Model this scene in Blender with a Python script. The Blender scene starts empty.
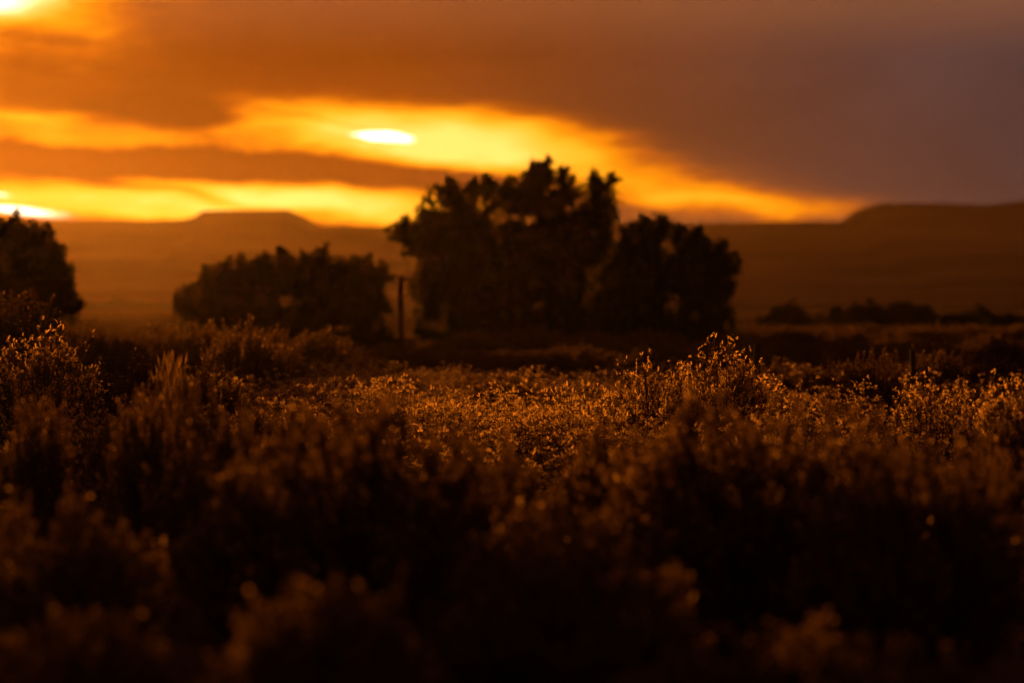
import bpy, math, random
import numpy as np
from mathutils import Vector

SC = bpy.context.scene
COL = SC.collection
FPX = 3840.0            # focal length in pixels of the 1024 px wide frame (135 mm lens)
EYE = 1.6               # camera height
HOR = 295.0             # pixel row of the true horizon
R = math.radians
SUN_AZ, SUN_EL = R(-8.6), R(2.2)


def at(px, py, d):
    """a point at distance d metres for a pixel of the photograph"""
    return ((px - 512) * d / FPX, d, EYE + (HOR - py) * d / FPX)


# ------------------------------------------------------------------ tagging
def tag(o, label=None, cat=None, group=None, kind=None):
    if label: o['label'] = label
    if cat: o['category'] = cat
    if group: o['group'] = group
    if kind: o['kind'] = kind
    return o


def empty(name, loc=(0, 0, 0), rz=0.0, scale=(1, 1, 1)):
    o = bpy.data.objects.new(name, None)
    o.empty_display_size = .2
    COL.objects.link(o)
    o.location = loc
    o.rotation_euler = (0, 0, rz)
    o.scale = scale
    return o


def link(name, me, mat=None, parent=None):
    o = bpy.data.objects.new(name, me)
    if mat and not me.materials:
        me.materials.append(mat)
    COL.objects.link(o)
    if parent: o.parent = parent
    return o


# ------------------------------------------------------------------ geometry
class Geo:
    def __init__(s):
        s.V, s.F, s.n = [], [], 0

    def add(s, v, f):
        v = np.asarray(v, dtype=np.float64).reshape(-1, 3)
        s.V.append(v)
        s.F.append(np.asarray(f, dtype=np.int64).reshape(-1, 4) + s.n)
        s.n += len(v)

    def leaves(s, P, D, L, W, rng, cup=.0):
        """diamond leaves at P pointing along D"""
        P = np.asarray(P, float).reshape(-1, 3)
        n = len(P)
        if n == 0: return
        D = np.asarray(D, float).reshape(-1, 3)
        D = D / (np.linalg.norm(D, axis=1, keepdims=True) + 1e-9)
        S = np.cross(D, rng.normal(size=(n, 3)))
        S /= np.linalg.norm(S, axis=1, keepdims=True) + 1e-9
        N = np.cross(D, S)
        L = np.broadcast_to(np.asarray(L, float), (n,))[:, None]
        W = np.broadcast_to(np.asarray(W, float), (n,))[:, None]
        v = np.stack([P, P + D * L * .5 + S * W * .5 + N * cup * L, P + D * L, P + D * L * .5 - S * W * .5 + N * cup * L], 1)
        s.add(v, np.arange(4 * n).reshape(n, 4))

    def curls(s, P, D, L, W, bend, rng, seg=4):
        """leaf strips that curl over: arc of total angle bend, length L"""
        P = np.asarray(P, float).reshape(-1, 3)
        n = len(P)
        if n == 0: return
        D = np.asarray(D, float); D = D / (np.linalg.norm(D, axis=1, keepdims=True) + 1e-9)
        S = np.cross(D, rng.normal(size=(n, 3))); S /= np.linalg.norm(S, axis=1, keepdims=True) + 1e-9
        N = np.cross(S, D)
        L = np.broadcast_to(np.asarray(L, float), (n,)); W = np.broadcast_to(np.asarray(W, float), (n,))
        bend = np.broadcast_to(np.asarray(bend, float), (n,))
        pts = [P]; c = P
        for k in range(seg):
            a = bend * (k + .5) / seg
            d = D * np.cos(a)[:, None] + N * np.sin(a)[:, None]
            c = c + d * (L / seg)[:, None]
            pts.append(c)
        prof = [.45, 1, 1, .8, .25] if seg == 4 else list(np.linspace(.9, .25, seg + 1))
        v = []
        for k in range(seg + 1):
            off = S * (W * .5 * prof[k])[:, None]
            v += [pts[k] - off, pts[k] + off]
        v = np.stack(v, 1)                                  # n, 2*(seg+1), 3
        base = (np.arange(n) * 2 * (seg + 1))[:, None, None]
        q = np.array([[2 * k, 2 * k + 1, 2 * k + 3, 2 * k + 2] for k in range(seg)])[None]
        s.add(v, base + q)

    def tube(s, pts, rad, sides=3):
        pts = np.asarray(pts, float)
        m = len(pts)
        T = np.gradient(pts, axis=0)
        T /= np.linalg.norm(T, axis=1, keepdims=True) + 1e-9
        ref = np.array([.31, .95, .05]) if abs(T[0][2]) > .6 else np.array([.05, .1, 1.])
        A = np.cross(T, ref); A /= np.linalg.norm(A, axis=1, keepdims=True) + 1e-9
        B = np.cross(T, A)
        ang = np.arange(sides) * 2 * math.pi / sides
        rad = np.asarray(rad, float).reshape(-1, 1, 1)
        ring = pts[:, None, :] + rad * (A[:, None, :] * np.cos(ang)[None, :, None] + B[:, None, :] * np.sin(ang)[None, :, None])
        f = []
        for i in range(m - 1):
            for j in range(sides):
                k = (j + 1) % sides
                f.append((i * sides + j, i * sides + k, (i + 1) * sides + k, (i + 1) * sides + j))
        s.add(ring.reshape(-1, 3), f)

    def box(s, lo, hi):
        x0, y0, z0 = lo; x1, y1, z1 = hi
        v = [(x0, y0, z0), (x1, y0, z0), (x1, y1, z0), (x0, y1, z0), (x0, y0, z1), (x1, y0, z1), (x1, y1, z1), (x0, y1, z1)]
        s.add(v, [(0, 3, 2, 1), (4, 5, 6, 7), (0, 1, 5, 4), (1, 2, 6, 5), (2, 3, 7, 6), (3, 0, 4, 7)])

    def arrays(s):
        return np.concatenate(s.V), np.concatenate(s.F)

    def mesh(s, name, smooth=False):
        V, F = s.arrays()
        return mesh_np(name, V, F, smooth)


def mesh_np(name, V, F, smooth=False):
    me = bpy.data.meshes.new(name)
    me.vertices.add(len(V)); me.vertices.foreach_set('co', V.astype(np.float32).ravel())
    me.loops.add(F.size); me.loops.foreach_set('vertex_index', F.astype(np.int32).ravel())
    me.polygons.add(len(F))
    me.polygons.foreach_set('loop_start', np.arange(0, F.size, 4, dtype=np.int32))
    if smooth:
        me.polygons.foreach_set('use_smooth', np.ones(len(F), dtype=bool))
    me.update(calc_edges=True)
    return me


# ------------------------------------------------------------------ materials
def new_mat(name):
    m = bpy.data.materials.new(name); m.use_nodes = True
    nt = m.node_tree; nt.nodes.clear()
    return m, nt, nt.nodes.new('ShaderNodeOutputMaterial')


def leaf_mat(name, c0, c1, trans=.5, scale=9.0, tint=(1.25, .95, .6)):
    """thin leaves: diffuse and translucent, colour varied by clump"""
    m, nt, out = new_mat(name)
    n = nt.nodes.new
    g = n('ShaderNodeNewGeometry')
    rp = n('ShaderNodeMapRange'); nt.links.new(g.outputs['Random Per Island'], rp.inputs['Value'])
    mix = n('ShaderNodeMix'); mix.data_type = 'RGBA'
    nt.links.new(rp.outputs['Result'], mix.inputs['Factor'])
    mix.inputs[6].default_value = (*c0, 1); mix.inputs[7].default_value = (*c1, 1)
    mul = n('ShaderNodeMix'); mul.data_type = 'RGBA'; mul.blend_type = 'MULTIPLY'
    mul.inputs['Factor'].default_value = 1
    nt.links.new(mix.outputs[2], mul.inputs[6]); mul.inputs[7].default_value = (*tint, 1)
    d = n('ShaderNodeBsdfDiffuse'); t = n('ShaderNodeBsdfTranslucent'); ms = n('ShaderNodeMixShader')
    nt.links.new(mix.outputs[2], d.inputs['Color']); nt.links.new(mul.outputs[2], t.inputs['Color'])
    ms.inputs[0].default_value = trans
    nt.links.new(d.outputs[0], ms.inputs[1]); nt.links.new(t.outputs[0], ms.inputs[2])
    nt.links.new(ms.outputs[0], out.inputs['Surface'])
    return m


def bark_mat(name, c0, c1, scale=12.0):
    m, nt, out = new_mat(name)
    n = nt.nodes.new
    tc = n('ShaderNodeTexCoord'); mp = n('ShaderNodeMapping'); mp.inputs['Scale'].default_value = (scale, scale, scale * .25)
    nz = n('ShaderNodeTexNoise'); nz.inputs['Scale'].default_value = 1.0; nz.inputs['Detail'].default_value = 4
    nt.links.new(tc.outputs['Object'], mp.inputs['Vector']); nt.links.new(mp.outputs[0], nz.inputs['Vector'])
    cr = n('ShaderNodeValToRGB'); cr.color_ramp.elements[0].position = .35; cr.color_ramp.elements[1].position = .65
    cr.color_ramp.elements[0].color = (*c0, 1); cr.color_ramp.elements[1].color = (*c1, 1)
    nt.links.new(nz.outputs['Fac'], cr.inputs['Fac'])
    b = n('ShaderNodeBsdfPrincipled'); b.inputs['Roughness'].default_value = .9
    b.inputs['Specular IOR Level'].default_value = .1
    bm = n('ShaderNodeBump'); bm.inputs['Strength'].default_value = .4; bm.inputs['Distance'].default_value = .01
    nt.links.new(nz.outputs['Fac'], bm.inputs['Height']); nt.links.new(bm.outputs[0], b.inputs['Normal'])
    nt.links.new(cr.outputs[0], b.inputs['Base Color']); nt.links.new(b.outputs[0], out.inputs['Surface'])
    return m


def soil_mat(name, c0, c1, c2, sx, sy):
    m, nt, out = new_mat(name)
    n = nt.nodes.new
    g = n('ShaderNodeNewGeometry')
    mp = n('ShaderNodeMapping'); mp.inputs['Scale'].default_value = (sx, sy, sx)
    nt.links.new(g.outputs['Position'], mp.inputs['Vector'])
    nz = n('ShaderNodeTexNoise'); nz.inputs['Scale'].default_value = 1; nz.inputs['Detail'].default_value = 6; nz.inputs['Roughness'].default_value = .6
    nt.links.new(mp.outputs[0], nz.inputs['Vector'])
    cr = n('ShaderNodeValToRGB')
    e = cr.color_ramp.elements
    e[0].position = .35; e[0].color = (*c0, 1); e[1].position = .68; e[1].color = (*c2, 1)
    k = e.new(.52); k.color = (*c1, 1)
    nt.links.new(nz.outputs['Fac'], cr.inputs['Fac'])
    nz2 = n('ShaderNodeTexNoise'); nz2.inputs['Scale'].default_value = 22; nz2.inputs['Detail'].default_value = 5
    nt.links.new(g.outputs['Position'], nz2.inputs['Vector'])
    mr = n('ShaderNodeMapRange'); mr.inputs['To Min'].default_value = .7; mr.inputs['To Max'].default_value = 1.3
    nt.links.new(nz2.outputs['Fac'], mr.inputs['Value'])
    mx = n('ShaderNodeMix'); mx.data_type = 'RGBA'; mx.blend_type = 'MULTIPLY'; mx.inputs['Factor'].default_value = 1
    nt.links.new(cr.outputs[0], mx.inputs[6]); nt.links.new(mr.outputs[0], mx.inputs[7])
    d = n('ShaderNodeBsdfDiffuse'); nt.links.new(mx.outputs[2], d.inputs['Color'])
    nt.links.new(d.outputs[0], out.inputs['Surface'])
    return m


M_SAGE = leaf_mat('sage_leaf', (.115, .088, .05), (.215, .165, .095), .45)
M_SEED = leaf_mat('seed_head', (.55, .47, .26), (.86, .75, .45), .64)
M_WEED = leaf_mat('weed_leaf', (.09, .075, .036), (.22, .18, .09), .48)
M_STRAW = leaf_mat('straw', (.25, .19, .09), (.45, .36, .18), .55)
M_STEM = bark_mat('stem_bark', (.045, .032, .022), (.10, .075, .05), 60)
M_BARK = bark_mat('tree_bark', (.05, .04, .03), (.12, .09, .065), 6)
M_ELM = leaf_mat('elm_leaf', (.035, .05, .018), (.075, .095, .035), .42)
M_OLIVE = leaf_mat('olive_leaf', (.05, .06, .03), (.10, .11, .06), .45)
M_DULL = leaf_mat('dull_grass', (.055, .045, .022), (.12, .095, .05), .5)
M_JUNIPER = leaf_mat('juniper_leaf', (.03, .04, .02), (.06, .075, .035), .25)
M_WOOD = bark_mat('weathered_wood', (.05, .04, .03), (.11, .085, .065), 25)
M_GROUND = soil_mat('ground_soil', (.06, .045, .03), (.11, .08, .05), (.19, .145, .09), .012, .045)
M_MESA = soil_mat('mesa_rock', (.10, .06, .04), (.17, .10, .065), (.24, .15, .095), .01, .02)


# ------------------------------------------------------------------ shrubs
def shrub(seed, H=1.0, Rad=.6, stems=70, twigs=6, leaves=10, heads=3, head=.03, leaf=(.022, .006), flat=.55, lean=0.0):
    """returns (branch mesh, foliage mesh, seed mesh or None); unit shrub, base at the origin"""
    rng = np.random.default_rng(seed)
    gb, gl, gs = Geo(), Geo(), Geo()
    lumps = rng.normal(size=(5, 2)) * .5
    for i in range(stems):
        az = rng.uniform(0, 2 * math.pi)
        r = math.sqrt(rng.uniform(0, 1)) ** .9
        tx, ty = Rad * r * math.cos(az), Rad * r * math.sin(az)
        bump = .12 * math.sin(az * 3 + seed) + .10 * math.sin(az * 5 + 2 * seed + r * 4)
        h = H * (1 - flat * r ** 2.4) * (1 + bump * r) * rng.uniform(.82, 1.0)
        tip = np.array([tx + lean * h, ty, h])
        b0 = np.array([tx * .12, ty * .12, 0.])
        mid = b0 * .48 + tip * .52; mid[2] = h * .5
        t = np.linspace(0, 1, 6)[:, None]
        pts = (1 - t) ** 2 * b0 + 2 * t * (1 - t) * mid + t ** 2 * tip
        pts[1:] += rng.normal(size=(5, 3)) * .012 * H
        gb.tube(pts, np.linspace(.009, .0028, 6) * (.6 + .5 * H), 3)
        for k in range(twigs):
            u = rng.uniform(.40, .98)
            j = min(int(u * 5), 4); f = u * 5 - j
            p = pts[j] * (1 - f) + pts[j + 1] * f
            dr = pts[j + 1] - pts[j]; dr /= np.linalg.norm(dr) + 1e-9
            d = dr + rng.normal(size=3) * .45 + np.array([0, 0, .22])
            d /= np.linalg.norm(d)
            Lt = H * rng.uniform(.08, .2)
            q = p + d * Lt + np.array([0, 0, .1 * Lt])
            gb.tube([p, (p + q) / 2 + rng.normal(size=3) * .006, q], [.0026, .002, .0014], 3)
            w = rng.uniform(.1, 1, leaves)[:, None]
            lp = p * (1 - w) + q * w
            ld = d + rng.normal(size=(leaves, 3)) * .7
            gl.leaves(lp, ld, rng.uniform(.6, 1.4, leaves) * leaf[0], leaf[1] * rng.uniform(.7, 1.3, leaves), rng, .1)
            if heads and rng.uniform() < .75:
                m = heads
                hp = q + rng.normal(size=(m, 3)) * head * .35
                hd = d + rng.normal(size=(m, 3)) * .6 + np.array([0, 0, .3])
                gs.curls(hp, hd, head * rng.uniform(.7, 1.5, m), head * .38, rng.uniform(.6, 3.2, m), rng)
    (v0, f0), (v1, f1) = gl.arrays(), gs.arrays()
    me = mesh_np('foliage', np.concatenate([v0, v1]), np.concatenate([f0, f1 + len(v0)]))
    me.materials.append(M_SAGE); me.materials.append(M_SEED)
    me.polygons.foreach_set('material_index', np.repeat([0, 1], [len(f0), len(f1)]).astype(np.int32))
    return gb.mesh('branches'), me


SHRUBS = {
    # open upright rabbitbrush with pale seed heads
    'rabbit_a': shrub(11, 1, .56, 110, 9, 13, 3, .034, (.030, .0065), .45),
    'rabbit_b': shrub(12, 1, .66, 115, 9, 12, 3, .032, (.028, .0065), .5),
    # dense sagebrush, fewer heads
    'sage_a': shrub(21, 1, .66, 105, 9, 24, 1, .026, (.036, .014), .5),
    'sage_b': shrub(22, 1, .80, 120, 9, 24, 1, .026, (.038, .015), .55),
    'sage_c': shrub(23, 1, .54, 90, 9, 24, 1, .028, (.036, .014), .42),
}
N_SHRUB = 0


def put_shrub(kind, name, x, y, h, w, label, group=None, rz=None, z=0.0):
    """w: full width in metres"""
    global N_SHRUB
    N_SHRUB += 1
    b, l = SHRUBS[kind]
    base_r = {'rabbit_a': .56, 'rabbit_b': .66, 'sage_a': .66, 'sage_b': .80, 'sage_c': .54}[kind]
    sx = w * .5 / base_r
    o = empty(name, (x, y, z), N_SHRUB * 2.399 if rz is None else rz, (sx, sx, h))
    tag(o, label, 'shrub', group)
    link('branches', b, M_STEM, o)
    link('foliage', l, None, o)
    return o


def shrub_px(kind, name, px, top, d, wpx, label, group=None):
    x, y, z = at(px, top, d)
    return put_shrub(kind, name, x, y, max(z, .25), wpx * d / FPX, label, group)


# the shrubs one can tell apart
shrub_px('rabbit_a', 'rabbitbrush', 724, 348, 34.5, 105, 'taller right half of the sharp rabbitbrush pair, pale curled tips against the dark trees')
shrub_px('rabbit_b', 'rabbitbrush', 656, 363, 33.5, 105, 'lower left half of the sharp rabbitbrush pair, bare dark stems forking beside lit weeds')
shrub_px('rabbit_b', 'rabbitbrush', 36, 334, 32.5, 160, 'sharp gold tipped shrub at the left edge, in front of a taller blurred one')
shrub_px('sage_c', 'sagebrush', 14, 298, 46, 120, 'tall blurred shrub at the left edge, standing right before the leftmost tree')
shrub_px('sage_b', 'sagebrush', 302, 332, 62, 150, 'rounded hazy brown shrub below the long low tree, behind the lit weeds')
shrub_px('sage_a', 'sagebrush', 505, 378, 46, 80, 'small dark shrub sunk in the middle of the brightest weeds')
shrub_px('sage_b', 'sagebrush', 372, 412, 16, 400, 'big blurred foreground shrub left of centre, dark with a dim rust coloured rim')
shrub_px('sage_c', 'sagebrush', 325, 592, 11.5, 250, 'closest shrub at the bottom edge, a very blurred arch with a faint orange rim')
shrub_px('sage_b', 'sagebrush', 748, 406, 17, 350, 'big blurred brown foreground shrub right of centre, below the sharp rabbitbrush pair')
shrub_px('rabbit_b', 'rabbitbrush', 935, 382, 30, 110, 'dark shrub with a ring of curled pale heads near the right edge')
shrub_px('rabbit_a', 'rabbitbrush', 1010, 386, 27, 110, 'dark shrub cut by the right edge, dotted with small orange seed heads')
shrub_px('sage_a', 'sagebrush', 232, 436, 18, 170, 'blurred shrub with dotted orange tips, left of the big foreground shrub')
shrub_px('sage_b', 'sagebrush', 170, 383, 24.5, 90, 'low dark shrub right in front of the bright straw tuft')
shrub_px('sage_c', 'sagebrush', 128, 362, 37, 95, 'dark sharp shrub between the gold tipped left shrub and the bright straw tuft')
shrub_px('sage_a', 'sagebrush', 210, 372, 39, 80, 'low dark shrub just right of the bright straw tuft')
shrub_px('sage_b', 'sagebrush', 560, 525, 13, 290, 'near black blurred shrub low in the middle, between the two big foreground shrubs')
shrub_px('sage_b', 'sagebrush', 925, 452, 15.5, 270, 'near black blurred shrub low at the right, beside the big brown one')
shrub_px('sage_a', 'sagebrush', 60, 512, 15, 240, 'dim blurred shrub low at the left edge with scattered rusty tips')
shrub_px('sage_b', 'sagebrush', 90, 622, 11.5, 330, 'near black blurred shrub filling the bottom left corner')
shrub_px('sage_b', 'sagebrush', 800, 630, 12, 440, 'near black blurred shrub filling the bottom right')

rng = np.random.default_rng(5)
# rows of shrubs that nothing tells apart
def scatter(n, x0, x1, d0, d1, top0, top1, w0, w1, kinds, label, group, name='sagebrush'):
    for i in range(n):
        d = rng.uniform(d0, d1)
        px = x0 + (x1 - x0) * (i + rng.uniform(.1, .9)) / n
        shrub_px(kinds[i % len(kinds)], name, px, rng.uniform(top0, top1), d, rng.uniform(w0, w1), label, group)

scatter(14, 70, 260, 50, 68, 324, 348, 55, 90, ('sage_a', 'sage_c', 'sage_b'),
        'one of the blurred dark shrubs in the belt below the gap between the left trees', 'shrubs in the left belt behind the weeds')
scatter(22, 740, 1040, 62, 105, 334, 352, 40, 80, ('sage_b', 'sage_a'),
        'one of the nearly black shrubs in the shaded field under the far round bushes', 'shrubs in the dark field on the right')
scatter(24, 735, 1040, 105, 140, 324, 331, 50, 80, ('sage_b', 'sage_a'),
        'one of the dark shrubs merging into a black belt right under the far round bushes', 'shrubs in the black belt under the far bushes')
scatter(12, 770, 1040, 46, 58, 352, 376, 60, 90, ('sage_a', 'sage_c'),
        'one of the dark low shrubs just behind the dim weeds on the right', 'shrubs behind the dim weeds on the right')
scatter(10, 20, 330, 20, 29, 396, 436, 70, 110, ('sage_c', 'sage_a'),
        'one of the dim shrubs in the dark left field before the sharp weeds', 'shrubs in the dark left field')
scatter(7, 470, 1030, 17, 22, 425, 460, 110, 160, ('sage_a', 'sage_b'),
        'one of the blurred dim shrubs behind the near black right foreground', 'shrubs in the blurred right foreground')
scatter(14, 330, 745, 74, 92, 342, 352, 70, 110, ('sage_b', 'sage_a'),
        'one of the low dark shrubs between the lit weeds and the big trees', 'low shrubs behind the lit weeds')
scatter(10, 340, 745, 99, 107, 322, 342, 60, 95, ('sage_b', 'sage_a'),
        'one of the dark shrubs crowding round the foot of the big trees', 'shrubs at the foot of the big trees')


# ------------------------------------------------------------------ weeds and grass (ground cover)
def weed_tuft(seed, H, stems, curl, leafy):
    r = np.random.default_rng(seed)
    gs, gl = Geo(), Geo()
    for i in range(stems):
        a = r.uniform(0, 2 * math.pi); sp = r.uniform(.02, .20)
        b = np.array([math.cos(a), math.sin(a), 0]) * sp * .5
        h = H * r.uniform(.6, 1.0)
        tip = b * (1 + 1.2) + np.array([r.normal() * .04, r.normal() * .04, h])
        mid = (b + tip) / 2 + np.array([r.normal() * .02, r.normal() * .02, 0])
        gs.tube([b, mid, tip], [.0028, .0022, .0014], 3)
        d = tip - mid; d /= np.linalg.norm(d)
        m = 3
        gl.curls(tip + r.normal(size=(m, 3)) * .012, d + r.normal(size=(m, 3)) * .33 + np.array([0, 0, .25]), curl * r.uniform(.7, 1.7, m), curl * .26, r.uniform(.6, 3.8, m), r)
        k = leafy
        w = r.uniform(.35, 1, k)[:, None]
        gs.leaves(mid * (1 - w) + tip * w, d + r.normal(size=(k, 3)) * .8, curl * .8 * r.uniform(.6, 1.3, k), curl * .16, r, .1)
    return gs.arrays(), gl.arrays()


TUFTS = [weed_tuft(100 + i, 1.0, 11, .043, 6) for i in range(6)]


def strew(name, pts, hs, tufts, mats, label, seed):
    """one stuff object made of many tufts"""
    r = np.random.default_rng(seed)
    out = [[[], [], 0], [[], [], 0]]
    idx = r.integers(0, len(tufts), len(pts)); ang = r.uniform(0, 2 * math.pi, len(pts))
    for p, h, i, a in zip(pts, hs, idx, ang):
        c, s = math.cos(a), math.sin(a)
        for k in (0, 1):
            V, F = tufts[i][k]
            v = np.empty_like(V)
            v[:, 0] = V[:, 0] * c - V[:, 1] * s + p[0]; v[:, 1] = V[:, 0] * s + V[:, 1] * c + p[1]; v[:, 2] = V[:, 2] * h
            out[k][0].append(v); out[k][1].append(F + out[k][2]); out[k][2] += len(v)
    V = np.concatenate(out[0][0] + out[1][0]); F0 = np.concatenate(out[0][1]); F1 = np.concatenate(out[1][1]) + out[0][2]
    me = mesh_np(name, V, np.concatenate([F0, F1]))
    for m in mats: me.materials.append(m)
    me.polygons.foreach_set('material_index', np.concatenate([np.zeros(len(F0)), np.ones(len(F1))]).astype(np.int32))
    return tag(link(name, me), label, 'weeds', kind='stuff')


def field(n, d0, d1, px0, px1, keep=None, seed=0):
    r = np.random.default_rng(seed); P = []
    while len(P) < n:
        d = math.sqrt(r.uniform(d0 ** 2, d1 ** 2)); px = r.uniform(px0, px1)
        if keep is None or r.uniform() < keep(px, d): P.append(((px - 512) * d / FPX, d))
    return P


def patch(px, d):
    """how thick the weeds stand: thick in the middle of the field, patchy to the sides"""
    x = (px - 512) * d / FPX
    clump = .5 + .5 * math.sin(x * 1.9 + d * .33) * math.sin(d * .51 - x * .7 + 1)
    mid = math.exp(-((px - 500) / (330 if px < 500 else 260)) ** 2)
    return min(1, .22 + .75 * mid) * (.35 + .65 * clump)

P = field(5400, 26, 60, -160, 1190, patch, 3)
r = np.random.default_rng(8)
H = [(1.14 - .30 * max(0, p[1] - 30) / 28) * np.clip(.38 + .11 * math.sin(p[0] * 1.3 + p[1] * .4) + r.normal() * .08 + (.16 if r.uniform() < .14 else 0), .16, .74) for p in P]
strew('weeds', P, H, TUFTS, (M_WEED, M_SEED), 'golden backlit weeds with curled dry heads covering the middle of the field', 4)
P = field(600, 16, 27, -200, 1220, None, 6)
H = [np.clip(.36 + r.normal() * .07, .2, .5) for p in P]
strew('undergrowth', P, H, TUFTS, (M_WEED, M_WEED), 'dim blurred low weeds between the foreground shrubs', 7)


def grass_tuft(seed, n=26):
    r = np.random.default_rng(seed); g = Geo(); g2 = Geo()
    a = r.uniform(0, 2 * math.pi, n)
    b = np.stack([np.cos(a), np.sin(a), a * 0], 1) * r.uniform(.0, .25, n)[:, None]
    d = np.stack([np.cos(a) * .3, np.sin(a) * .3, np.ones(n)], 1) + r.normal(size=(n, 3)) * .15
    g.curls(b, d, r.uniform(.6, 1.1, n), .03, r.uniform(0, .9, n), r, 3)
    g2.leaves(b[:2], d[:2], .6, .03, r)
    return g.arrays(), g2.arrays()

GT = [grass_tuft(300 + i) for i in range(4)]
P = field(2600, 110, 330, -200, 1250, lambda px, d: .3 + .7 * (math.sin(d * .05 + px * .002) > .1), 9)
H = [r.uniform(.3, .6) for p in P]
g = strew('grass', P, H, GT, (M_DULL, M_DULL), 'pale dry grass in strips across the plain beyond the trees', 10)
g['category'] = 'grass'

# the bright straw tuft left of the weeds
def straw_tuft():
    r = np.random.default_rng(77); o = empty('grass_tuft', at(172, 0, 26.5)[:2] + (0,))
    x = (172 - 512) * 26.5 / FPX
    o.location = (x, 26.5, 0)
    o.scale = (.62, .62, 1.13)
    tag(o, 'bright spiky straw tuft standing up at the left of the field', 'grass tuft')
    g = Geo()
    n = 15
    b = r.normal(size=(n, 3)) * .025; b[:, 2] = 0
    d = np.stack([r.normal(size=n) * .075, r.normal(size=n) * .075, np.ones(n)], 1)
    g.curls(b, d, r.uniform(.75, 1.05, n), .022, r.uniform(-.25, .25, n), r, 4)
    n = 60
    p = np.stack([r.normal(size=n) * .07, r.normal(size=n) * .07, r.uniform(.82, 1.0, n)], 1)
    g.leaves(p, np.stack([p[:, 0] * 2, p[:, 1] * 2, np.ones(n)], 1), .09, .02, r, .1)
    link('blades', g.mesh('blades'), M_STRAW, o)
straw_tuft()


# ------------------------------------------------------------------ trees
def tree(name, d, clumps, trunk_px, base_w, leaf, mat, label, seed, depth=.9, leaves_per=420, bole=.16, group=None, extra_limbs=0):
    """clumps: (px, py, radius px); every clump gets its own depth inside the crown, limbs run to it from the trunk"""
    r = np.random.default_rng(seed)
    s = d / FPX
    cx = (trunk_px - 512) * s
    o = empty(name, (cx, d, 0))
    tag(o, label, 'tree', group)
    gw, gl = Geo(), Geo()
    cs = []
    fine = []
    for (px, py, rp) in clumps:
        if rp <= 7:                                   # a sprig: small bunches along an upright twig
            lean = (px - trunk_px) / 260.
            for q in range(6):
                f = q / 5.
                fine.append((px + lean * rp * 1.6 * (f - .6) + r.normal() * rp * .5, py + rp * 1.5 * (1 - f) - rp * .55 * f + r.normal() * 1.5, rp * r.uniform(.42, .72)))
        else: fine.append((px, py, rp))
    fine += [(px + r.normal() * 7, py + 9 + r.normal() * 5, 5.5) for (px, py, rp) in clumps if rp <= 7]
    for (px, py, rp) in fine:
        z = EYE + (HOR - py) * s
        x = (px - 512) * s - cx
        half = max(1.0, base_w * .5 - abs(x)) * depth
        y = r.uniform(-half, half) if rp > 5.5 else r.uniform(-half, half) * .5
        cs.append((np.array([x, y, z]), rp * s))
    top = max(c[0][2] for c in cs)
    # several boles from the base
    boles = []
    for k in range(4):
        a = r.uniform(0, 2 * math.pi)
        e = np.array([math.cos(a) * base_w * .2, math.sin(a) * base_w * .2, top * r.uniform(.55, .72)])
        t = np.linspace(0, 1, 7)[:, None]
        pts = t * e + np.sin(t * 3.0) * np.array([e[0], e[1], 0]) * .15
        pts[1:] += r.normal(size=(6, 3)) * .06
        gw.tube(pts, np.linspace(bole, bole * .35, 7), 6)
        boles.append(pts)
    for c, rad in cs:
        bp = boles[int(np.argmin([np.linalg.norm((b[-1] - c)[:2]) for b in boles]))]
        k = int(np.argmin([np.linalg.norm(p - (c - np.array([0, 0, .5]))) + (p[2] > c[2]) * 3 for p in bp]))
        st = bp[k]
        m = (st + c) / 2 + np.array([0, 0, -.15]) + r.normal(size=3) * .1
        t = np.linspace(0, 1, 5)[:, None]
        gw.tube((1 - t) ** 2 * st + 2 * t * (1 - t) * m + t ** 2 * c, np.linspace(.05, .012, 5), 4)
        n = int(leaves_per * (rad / (12 * s)) ** 1.7) + 18
        # several twig sprays inside the clump
        ns = max(3, int(n / 22))
        sp = c + r.normal(size=(ns, 3)) * rad * .55
        for q in sp:
            gw.tube([c + (q - c) * .1, q], [.012, .006], 3)
        which = r.integers(0, ns, n)
        p = sp[which] + r.normal(size=(n, 3)) * rad * .26 * np.array([.9, .9, 1.25])
        gl.leaves(p, r.normal(size=(n, 3)) + np.array([0, 0, -.2]), leaf * r.uniform(.6, 1.3, n), leaf * .6 * r.uniform(.7, 1.2, n), r, .12)
    link('trunk', gw.mesh('trunk', True), M_BARK, o)
    link('crown', gl.mesh('crown'), mat, o)
    return o


def fill(poly, n, r0, r1, seed, holes=()):
    """random clumps inside an outline"""
    r = np.random.default_rng(seed)
    xs = [p[0] for p in poly]; ys = [p[1] for p in poly]; out = []
    def inside(x, y):
        c = False; j = len(poly) - 1
        for i in range(len(poly)):
            (xi, yi), (xj, yj) = poly[i], poly[j]
            if (yi > y) != (yj > y) and x < (xj - xi) * (y - yi) / (yj - yi) + xi: c = not c
            j = i
        return c
    while len(out) < n:
        x, y = r.uniform(min(xs), max(xs)), r.uniform(min(ys), max(ys))
        if inside(x, y) and all((x - hx) ** 2 + (y - hy) ** 2 > (hr + 3) ** 2 for hx, hy, hr in holes):
            out.append((x, y, r.uniform(r0, r1)))
    return out


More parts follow.
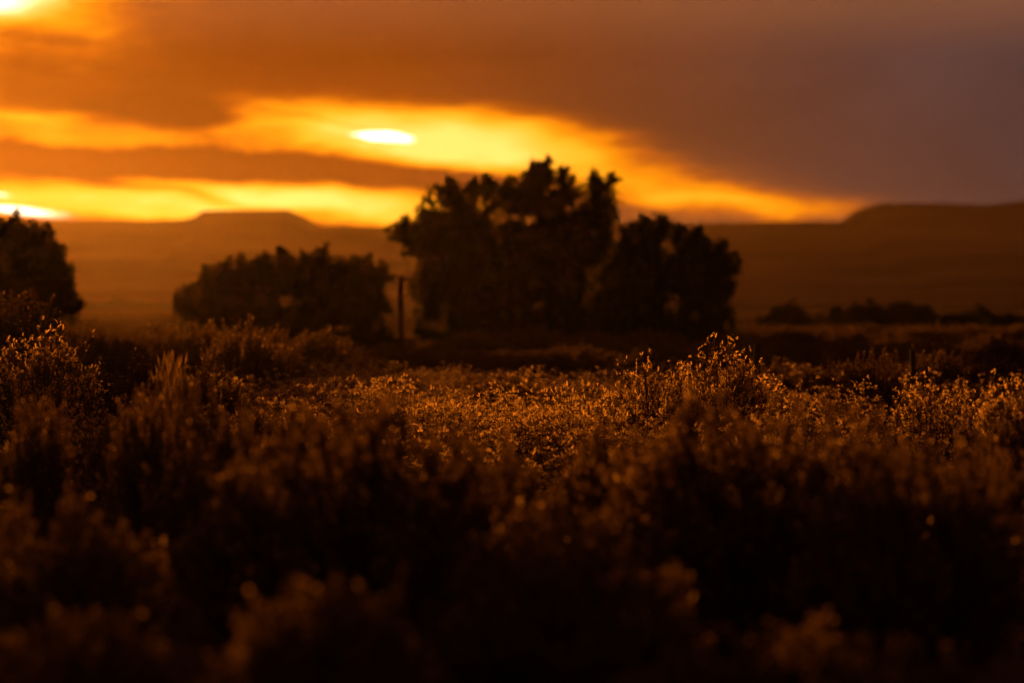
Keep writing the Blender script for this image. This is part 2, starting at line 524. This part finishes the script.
big = [(545, 163, 5), (548, 172, 6), (541, 182, 7), (533, 168, 5), (529, 178, 7), (536, 195, 8), (530, 205, 8),
       (566, 172, 5), (565, 184, 6), (562, 197, 7), (594, 178, 5), (597, 188, 7), (607, 180, 5), (609, 190, 8), (603, 205, 10), (588, 200, 8),
       (583, 214, 9), (508, 183, 7), (515, 192, 9), (489, 182, 7), (486, 194, 10), (499, 202, 10), (471, 185, 5), (473, 198, 8),
       (449, 184, 7), (456, 192, 8), (443, 189, 5), (446, 204, 8), (461, 206, 10), (438, 214, 8), (425, 214, 6), (430, 224, 9),
       (405, 221, 6), (399, 231, 5), (409, 233, 7), (417, 226, 7), (412, 250, 7.5), (607, 225, 11), (611, 215, 8)]
poly = [(418, 240), (440, 218), (478, 206), (520, 208), (560, 216), (600, 212), (608, 244), (605, 370), (424, 370), (420, 300), (422, 268)]
big += fill(poly, 300, 5.5, 11, 1, [(497, 211, 10), (512, 210, 7), (526, 214, 10), (496, 232, 6), (531, 241, 7), (592, 270, 7), (450, 262, 6)])
tree('elm_tree', 112, big, 505, 6.0, .13, M_ELM,
     'tallest dark tree in the middle, ragged crown with upright top sprigs against the yellow sky', 41)
sec = [(662, 219, 5), (668, 226, 8), (652, 226, 6), (644, 221, 5), (645, 233, 9), (680, 229, 6), (690, 236, 8), (697, 232, 5), (705, 244, 9), (716, 252, 7),
       (722, 246, 5), (727, 258, 6), (735, 266, 6), (729, 268, 8), (722, 276, 10), (726, 290, 6), (716, 300, 9), (724, 316, 9), (728, 330, 8), (628, 232, 6), (630, 244, 8), (618, 250, 8),
       (722, 345, 9), (727, 352, 7)]
poly2 = [(620, 246), (645, 236), (690, 240), (722, 268), (716, 300), (724, 330), (728, 372), (596, 372), (600, 290)]
sec += fill(poly2, 195, 5.5, 10.5, 2, [(614, 254, 7), (592, 270, 7), (671, 257, 8), (640, 262, 5), (714, 308, 5)])
tree('elm_tree', 109, sec, 665, 4.0, .13, M_ELM,
     'second dark tree, lower and rounder, joined to the right side of the tallest tree', 42)
low = [(242, 263, 6), (225, 262, 5), (223, 272, 8), (205, 272, 6), (204, 284, 8), (188, 290, 6), (183, 303, 6), (192, 306, 9), (258, 262, 5), (270, 262, 7), (284, 253, 5), (288, 262, 8),
       (303, 258, 6), (316, 256, 6), (323, 253, 5), (322, 264, 8), (340, 266, 7), (355, 259, 5), (356, 268, 7), (368, 262, 4), (370, 272, 7), (382, 266, 5), (381, 278, 7), (380, 292, 6), (378, 300, 9), (378, 315, 8), (379, 330, 8)]
polyl = [(190, 298), (210, 280), (240, 270), (300, 264), (350, 270), (380, 282), (378, 310), (392, 345), (190, 345)]
low += fill(polyl, 200, 5, 9.5, 3, [(205, 292, 6), (348, 272, 5), (372, 287, 6), (287, 294, 6)])
tree('olive_tree', 100, low, 290, 5.0, .11, M_OLIVE,
     'long low hazy tree left of the pole, flat rounded crown under the flat topped mesa', 43)
lt = [(14, 222, 6), (20, 228, 9), (6, 228, 8), (33, 226, 5), (30, 236, 9), (43, 228, 4), (42, 238, 8), (46, 250, 8), (48, 262, 8), (59, 252, 4), (60, 260, 5), (61, 272, 6), (64, 283, 7), (70, 290, 4), (68, 300, 7), (66, 312, 8)]
polyt = [(-70, 232), (0, 226), (40, 240), (54, 262), (64, 300), (66, 335), (-75, 335)]
lt += fill(polyt, 170, 6, 10, 4, [(2, 255, 6), (24, 263, 5), (30, 245, 4), (22, 285, 5)])
tree('poplar_tree', 88, lt, 0, 3.2, .11, M_OLIVE,
     'dark upright tree cut by the left edge, with a small separate spire on its right', 44)

# unseen tree, added and shaped left of the frame to shade the foreground
pl = [(-300, 65), (-180, 5), (-48, 75), (-46, 320), (-300, 330)]
tree('poplar_tree', 100, fill(pl, 95, 8, 14, 61), -180, 3.6, .13, M_OLIVE,
     'unseen broad tall tree added outside the left edge to shade the foreground', 71, leaves_per=330)

# far round bushes in a row on the right, each one its own
def far_bush(px, top, wpx, d, label, group=None, seed=0, stalk=False):
    s = d / FPX
    base = HOR + EYE / s
    n = max(10, int(wpx * 1.0))
    rr = np.random.default_rng(seed)
    cl = []
    for i in range(n):
        u = rr.uniform(-1, 1)
        hgt = (base - top) * math.sqrt(max(0.02, 1 - u * u * .92))
        cl.append((px + u * wpx * .42, base + 2 - hgt * 1.1 * rr.uniform(.12, 1.0) ** .7, rr.uniform(4, 6)))
    o = tree('juniper_bush', d, cl, px, wpx * s, .17, M_JUNIPER, label, seed, .8, 620, .05, group)
    o['category'] = 'bush'

far_bush(787, 307, 45, 172, 'single round dark bush just right of the big trees, apart from the row', None, 1)
far_bush(836, 312, 11, 180, 'tiny narrow dark bush between the single round bush and the long row', None, 2)
far_bush(867, 306, 46, 165, 'left and tallest end of the long row of dark bushes on the right', None, 3)
far_bush(905, 311, 64, 163, 'broadest bush in the long row of dark bushes on the right', None, 4)
far_bush(931, 317, 16, 176, 'small upright bush at the right end of the long row', None, 5)
for px, top, w in ((957, 317, 40), (983, 313, 22), (1006, 317, 46), (1036, 316, 30)):
    far_bush(px, top, w, 165 + px % 11, 'one of the small dark bushes in the row towards the right edge', 'small bushes by the right edge', px)

# a line of scrub far out on the plain, left
def hedge():
    rr = np.random.default_rng(9); g = Geo(); d = 450; s = d / FPX
    o = empty('hedge', at(110, HOR, d)[:2] + (0,))
    tag(o, 'thin dark line of scrub across the plain between the left trees', 'hedge')
    n = 11000
    x = rr.uniform(-95, 140, n) * s
    h = (.75 + .5 * np.sin(x * .9) * np.sin(x * .37 + 1) + .8 * np.exp(-((x - 5 * s) / (6 * s)) ** 2))
    p = np.stack([x, rr.normal(size=n) * .8, rr.uniform(0, 1, n) ** .7 * (.45 + np.clip(h, .2, 2) * .5)], 1)
    g.leaves(p, rr.normal(size=(n, 3)), .3, .2, rr, .1)
    link('foliage', g.mesh('foliage'), M_JUNIPER, o)

hedge()


# ------------------------------------------------------------------ posts
def post(px, top, d, w, label, arm=False, name='fence_post', group=None):
    x, y, z = at(px, top, d)
    o = empty(name, (x, y, 0)); tag(o, label, 'pole' if arm else 'fence post', group)
    g = Geo(); rr = np.random.default_rng(int(px))
    zs = np.linspace(0, z, 7)
    pts = np.stack([rr.normal(size=7) * .008, rr.normal(size=7) * .008, zs], 1)
    g.tube(pts, np.full(7, w * .5) * np.linspace(1.08, .94, 7), 10)
    n0 = g.n
    top_ring = np.concatenate(g.V)[-10:]
    g.add(np.concatenate([top_ring, [top_ring.mean(0) + (0, 0, .012)]]), [(i, (i + 1) % 10, 10, 10) for i in range(10)][:0] or [(0, 1, 2, 10), (2, 3, 4, 10), (4, 5, 6, 10), (6, 7, 8, 10), (8, 9, 0, 10)])
    link('shaft', g.mesh('shaft', True), M_WOOD, o)
    if arm:
        g = Geo(); g.tube([(-.02, -.07, z - .06), (.12, -.07, z - .045), (.28, -.07, z - .04)], [.035, .035, .045], 8)
        link('arm', g.mesh('arm', True), M_WOOD, o)
    else:
        for q in (.2, .45):
            g = Geo(); zz = z - q * .8
            a = np.linspace(0, 2 * math.pi, 13)
            g.tube(np.stack([np.cos(a) * w * .56, np.sin(a) * w * .56, np.full(13, zz)], 1), np.full(13, .004), 4)
            link('wire_tie', g.mesh('wire_tie'), M_WOOD, o)
    return o

post(401, 277, 90, .13, 'thin tall pole with a short arm at its top, left of the tallest tree', True, 'utility_pole')
post(588, 318, 84, .09, 'slim fence post in front of the dark trees, barely showing')
post(757, 345, 52, .095, 'short dark fence post just right of the sharp rabbitbrush pair')
post(913, 350, 50, .085, 'thin dark fence post at the right, behind the dim weeds')


# ------------------------------------------------------------------ ground and mesas
def grid(name, xs, ys, zf, mat, kind='structure'):
    X, Y = np.meshgrid(xs, ys); Z = zf(X, Y)
    V = np.stack([X.ravel(), Y.ravel(), Z.ravel()], 1)
    nx, ny = len(xs), len(ys)
    i = (np.arange(ny - 1)[:, None] * nx + np.arange(nx - 1)[None]).ravel()
    F = np.stack([i, i + 1, i + nx + 1, i + nx], 1)
    o = link(name, mesh_np(name, V, F, True), mat)
    o['kind'] = kind
    return o

def bumps(X, Y):
    near = np.exp(-(np.hypot(X, Y - 20) / 70) ** 2)
    return near * .05 * (np.sin(X * 1.7 + Y * .6) * np.sin(Y * 1.1 - X * .4) - 1.1)
xs = np.unique(np.concatenate([np.linspace(-3800, -60, 30), np.linspace(-60, 60, 200), np.linspace(60, 3800, 30)]))
ys = np.unique(np.concatenate([np.linspace(-900, -10, 10), np.linspace(-10, 120, 220), np.linspace(120, 3900, 60)]))
grid('ground', xs, ys, bumps, M_GROUND)

def ss(t, a, b):
    t = np.clip((t - a) / (b - a), 0, 1); return t * t * (3 - 2 * t)

def fbm(X, Y, seed):
    r = np.random.default_rng(seed); Z = 0; a = 1.
    for k in range(5):
        f = 1 / (260 / 1.9 ** k); p = r.uniform(0, 6.28, 4); th = r.uniform(0, 3.14)
        U = X * math.cos(th) + Y * math.sin(th); W = -X * math.sin(th) + Y * math.cos(th)
        Z = Z + a * np.sin(U * f * 6.28 + p[0] + 1.5 * np.sin(W * f * 4 + p[1])) * .5; a *= .55
    return Z

def ridge(px_h, D0, foot, seed, back):
    """px_h: skyline as (px, py); rises from foot metres to the cliff at D0"""
    pxs = np.array([p[0] for p in px_h], float); hs = (HOR - np.array([p[1] for p in px_h], float)) * D0 / FPX + EYE
    def z(X, Y):
        px = X / D0 * FPX + 512
        top = np.interp(px, pxs, hs) + .18 * fbm(X * 6, Y * 0, seed)
        dd = Y + 12 * fbm(X, Y * .6, seed + 1)
        apron = .30 * ss(dd, foot, D0 - 40) ** 1.5 + .25 * ss(dd, D0 - 220, D0 - 40)
        cliff = .45 * ss(dd, D0 - 60, D0 - 8)
        f = np.clip(apron + cliff, 0, 1)
        gully = (1 - ss(dd, D0 - 60, D0)) * ss(dd, foot + 60, D0 - 100) * .7 * np.abs(fbm(X * 1.8, Y * .25, seed + 2))
        f = f * (1 - .05 * gully)
        fall = 1 - .9 * ss(Y, D0 + back, D0 + back * 2)
        return np.minimum(top, top * f * fall + (f >= .999) * 0) - .35 * (1 - ss(Y, foot, foot + 80))
    return z

sky1 = [(-2600, 232), (-900, 214), (-420, 226), (-150, 219), (50, 221), (150, 220.5), (184, 220.5), (197, 218), (206, 212), (240, 210.8), (291, 211), (301, 216), (311, 222), (322, 227), (400, 227.5), (520, 225), (640, 224), (700, 224), (780, 221.5), (844, 221), (853, 218), (861, 211), (870, 206), (880, 203.5), (915, 203.5), (985, 204.8), (1003, 203), (1024, 200.5), (1300, 196), (1700, 200), (2600, 212)]
grid('mesa', np.unique(np.concatenate([np.linspace(-830, -205, 160), np.linspace(-205, 205, 620), np.linspace(205, 880, 160)])), np.concatenate([np.linspace(600, 880, 80), np.linspace(885, 1065, 150), np.linspace(1072, 1500, 20)]), ridge(sky1, 1000, 620, 3, 30), M_MESA)


# ------------------------------------------------------------------ haze
g = Geo(); g.box((-3950, -1000, -1.3), (3950, 4000, 36))
hz = link('haze', g.mesh('haze'))
m, nt, out = new_mat('haze_air')
pv = nt.nodes.new('ShaderNodeVolumePrincipled')
pv.inputs['Color'].default_value = (.95, .73, .56, 1)
pv.inputs['Density'].default_value = 1.5e-5
pv.inputs['Anisotropy'].default_value = .87
nt.links.new(pv.outputs[0], out.inputs['Volume'])
hz.data.materials.append(m)
hz['kind'] = 'stuff'


# ------------------------------------------------------------------ sky
w = bpy.data.worlds.new('World'); SC.world = w; w.use_nodes = True
nt = w.node_tree; nt.nodes.clear(); NN = nt.nodes.new; LK = nt.links.new

def sock(inp, v):
    if isinstance(v, (int, float)): inp.default_value = v
    else: LK(v, inp)

def M(op, a, b=0.0, c=None, clamp=False):
    n = NN('ShaderNodeMath'); n.operation = op; n.use_clamp = clamp
    sock(n.inputs[0], a); sock(n.inputs[1], b)
    if c is not None: sock(n.inputs[2], c)
    return n.outputs[0]

def smooth(v, a, b, t0=0.0, t1=1.0):
    n = NN('ShaderNodeMapRange'); n.interpolation_type = 'SMOOTHSTEP'
    sock(n.inputs['Value'], v); n.inputs['From Min'].default_value = a; n.inputs['From Max'].default_value = b
    n.inputs['To Min'].default_value = t0; n.inputs['To Max'].default_value = t1
    return n.outputs[0]

def mixc(f, a, b, mode='MIX'):
    n = NN('ShaderNodeMix'); n.data_type = 'RGBA'; n.blend_type = mode
    sock(n.inputs['Factor'], f)
    for i, v in ((6, a), (7, b)):
        if isinstance(v, tuple): n.inputs[i].default_value = (*v, 1)
        else: LK(v, n.inputs[i])
    return n.outputs[2]

def ramp(v, lo, hi, stops):
    mr = NN('ShaderNodeMapRange'); sock(mr.inputs['Value'], v); mr.inputs['From Min'].default_value = lo; mr.inputs['From Max'].default_value = hi
    cr = NN('ShaderNodeValToRGB'); LK(mr.outputs[0], cr.inputs['Fac']); e = cr.color_ramp.elements
    for i, (p, c) in enumerate(stops):
        k = e[i] if i < 2 else e.new((p - lo) / (hi - lo))
        k.position = (p - lo) / (hi - lo); k.color = (*c, 1)
    return cr.outputs[0]

tc = NN('ShaderNodeTexCoord'); sx = NN('ShaderNodeSeparateXYZ'); LK(tc.outputs['Generated'], sx.inputs[0])
az = M('ARCTAN2', sx.outputs[0], sx.outputs[1]); el = M('ARCSINE', sx.outputs[2])
# u, v: azimuth and elevation in units of 1.49 degrees, u 5.12 straight ahead, v 0 at the horizon
u0 = M('MULTIPLY_ADD', az, 38.4, 5.12); v0 = M('MULTIPLY', el, 38.4)

def noise(su, sv, scale, detail, seed, rough=.55):
    c = NN('ShaderNodeCombineXYZ'); sock(c.inputs[0], M('MULTIPLY', u0, su)); sock(c.inputs[1], M('MULTIPLY', v0, sv)); c.inputs[2].default_value = seed
    n = NN('ShaderNodeTexNoise'); n.inputs['Scale'].default_value = scale; n.inputs['Detail'].default_value = detail; n.inputs['Roughness'].default_value = rough
    LK(c.outputs[0], n.inputs['Vector']); return n.outputs['Fac']

n1 = M('SUBTRACT', noise(.45, 1.6, 1.0, 3, 1.7), .5); n2 = M('SUBTRACT', noise(1.1, 3.2, 1.0, 4, 5.3), .5); n3 = M('SUBTRACT', noise(.5, .9, .8, 2, 9.1), .5)
n4 = M('SUBTRACT', noise(1.6, 6.5, 1.0, 5, 3.9, .6), .5)
u = M('ADD', u0, M('MULTIPLY', n3, 1.0))
v = M('ADD', v0, M('ADD', M('MULTIPLY', n1, .28), M('MULTIPLY', n2, .20)))

def G(px, py, su, sv, rot=0.0, p=1.0, warp=True):
    """a soft patch of cloud light, centre in pixels of the photograph's direction"""
    du = M('SUBTRACT', u if warp else M('MULTIPLY_ADD', n4, .5, u0), px / 100.); dv = M('SUBTRACT', v if warp else M('MULTIPLY_ADD', n4, .09, v0), (HOR - py) / 100.)
    c, s = math.cos(R(rot)), math.sin(R(rot))
    a = M('MULTIPLY', M('ADD', M('MULTIPLY', du, c), M('MULTIPLY', dv, s)), 1 / su)
    b = M('MULTIPLY', M('SUBTRACT', M('MULTIPLY', dv, c), M('MULTIPLY', du, s)), 1 / sv)
    q = M('ADD', M('MULTIPLY', a, a), M('MULTIPLY', b, b))
    if p != 1: q = M('POWER', q, p)
    return M('EXPONENT', M('MULTIPLY', q, -1.0))

def total(terms):
    t = None
    for amp, gsock in terms:
        x = M('MULTIPLY', gsock, amp); t = x if t is None else M('ADD', t, x)
    return t

light = total([
    (.95, G(405, 133, 1.55, .30, -6, 1.5)),
    (.40, G(510, 150, 1.1, .34, -12)),
    (.36, G(650, 184, 1.9, .30, -11)),
    (.40, G(730, 203, 1.3, .13, -4)),
    (1.0, G(120, 201, 3.2, .20, -1, 1.5)),
    (.62, G(330, 208, 1.3, .16, -3)),
    (.52, G(60, 132, 1.7, .20, -7)),
    (.22, G(260, 145, 1.6, .25, -4)),
    (1.0, G(15, 2, .6, .2, 8)), (.42, G(-10, 10, 1.7, .75, 0)),
    (.8, G(112, -4, .6, .05, 0)),
    (-1.5, G(205, 166, 2.6, .135, -3, 1.4)),
    (-.30, G(420, 178, .8, .08, -2)),
    (-.55, G(170, 118, .75, .13, -3)),
    (-.5, G(170, 194, 1.0, .035, -9)),
    (.38, G(105, 150, .42, .055, -4)), (.30, G(35, 118, .55, .06, -5)), (.25, G(250, 128, .35, .07, 6)), (-.25, G(330, 118, .5, .03, -9)),
    (-.20, G(240, 203, .7, .03, -11)),
])
light = M('ADD', light, M('MULTIPLY', M('ADD', M('MULTIPLY', n2, .45), M('MULTIPLY', n4, .6)), smooth(light, .0, .35)))
hot = total([(1.0, G(385, 137.5, .29, .046, -5, 3, False)), (1.0, G(12, 211.5, .42, .030, -5, 1.5, False)), (.7, G(2, 194, .14, .02, -5, 1.5, False)), (.6, G(2, 2, .4, .1, 8))])

deck = ramp(u0, -3, 13, [(-3, (.40, .09, .002)), (13, (.036, .027, .030)), (0, (.22, .036, .0005)), (2.2, (.13, .018, .0005)), (4, (.145, .026, .002)), (5.5, (.125, .031, .008)), (7, (.088, .034, .019)), (8.6, (.060, .034, .029)), (10.2, (.050, .034, .034))])
deck = mixc(1.0, deck, ramp(M('ADD', n1, n3), -.35, .35, [(-.35, (.74, .72, .72)), (.35, (1.22, 1.2, 1.2))]), 'MULTIPLY')
deck = mixc(M('MULTIPLY', smooth(v0, 2.3, 3.0), .35), deck, (.34, .125, .045))
glowc = ramp(light, 0, 1.3, [(0, (.34, .075, .002)), (1.3, (1.9, .85, .17)), (.28, (.66, .135, .001)), (.55, (1.0, .30, .003)), (.8, (1.3, .49, .018)), (1.0, (1.45, .60, .05))])
sky = mixc(smooth(light, -.02, .5), deck, glowc)
sky = mixc(M('MINIMUM', hot, 1.0), sky, (3.2, 3.0, 2.2))
# beyond the band of sunset light the sky is dim
away = M('MAXIMUM', smooth(v0, 3.6, 9.0), smooth(M('ABSOLUTE', M('ADD', az, .1)), .28, .9))
sky = mixc(away, sky, (.070, .019, .010))
sky = mixc(smooth(v0, -1.5, -.2), (.008, .004, .002), sky)
ns = NN('ShaderNodeTexSky'); ns.sky_type = 'NISHITA'; ns.sun_disc = False; ns.sun_elevation = SUN_EL; ns.sun_rotation = SUN_AZ
ns.dust_density = 4.0; ns.air_density = 1.5
bg1 = NN('ShaderNodeBackground'); LK(sky, bg1.inputs[0]); bg1.inputs[1].default_value = 1.0
bg2 = NN('ShaderNodeBackground'); LK(mixc(1.0, ns.outputs[0], (1.0, .45, .25), 'MULTIPLY'), bg2.inputs[0]); bg2.inputs[1].default_value = .004
ad = NN('ShaderNodeAddShader'); LK(bg1.outputs[0], ad.inputs[0]); LK(bg2.outputs[0], ad.inputs[1])
wo = NN('ShaderNodeOutputWorld'); LK(ad.outputs[0], wo.inputs['Surface'])

# ------------------------------------------------------------------ sun
sl = bpy.data.lights.new('sun', 'SUN'); sl.energy = 5.0; sl.angle = R(1.2); sl.color = (1.0, .305, .022)
so = bpy.data.objects.new('sun', sl); COL.objects.link(so)
dirv = Vector((math.sin(SUN_AZ) * math.cos(SUN_EL), math.cos(SUN_AZ) * math.cos(SUN_EL), math.sin(SUN_EL)))
so.rotation_euler = dirv.to_track_quat('Z', 'Y').to_euler()

# ------------------------------------------------------------------ camera
cd = bpy.data.cameras.new('camera'); cd.lens = 135; cd.sensor_width = 36; cd.clip_end = 20000; cd.clip_start = .1
cam = bpy.data.objects.new('camera', cd); COL.objects.link(cam); SC.camera = cam
cam.location = (0, 0, EYE)
cam.rotation_euler = (R(90) - math.atan((341.5 - HOR) / FPX), 0, 0)
cd.dof.use_dof = True; cd.dof.focus_distance = 33.5; cd.dof.aperture_fstop = 1.8; cd.dof.aperture_blades = 0

# ------------------------------------------------------------------ render
SC.render.engine = 'CYCLES'
cy = SC.cycles
cy.max_bounces = 5; cy.diffuse_bounces = 2; cy.glossy_bounces = 1; cy.transmission_bounces = 4; cy.volume_bounces = 0; cy.transparent_max_bounces = 8
cy.use_denoising = True
cy.sample_clamp_indirect = 4
cy.volume_step_rate = 1
vs = SC.view_settings
vs.view_transform = 'Standard'; vs.look = 'None'; vs.exposure = 0; vs.gamma = 1; vs.use_curve_mapping = False
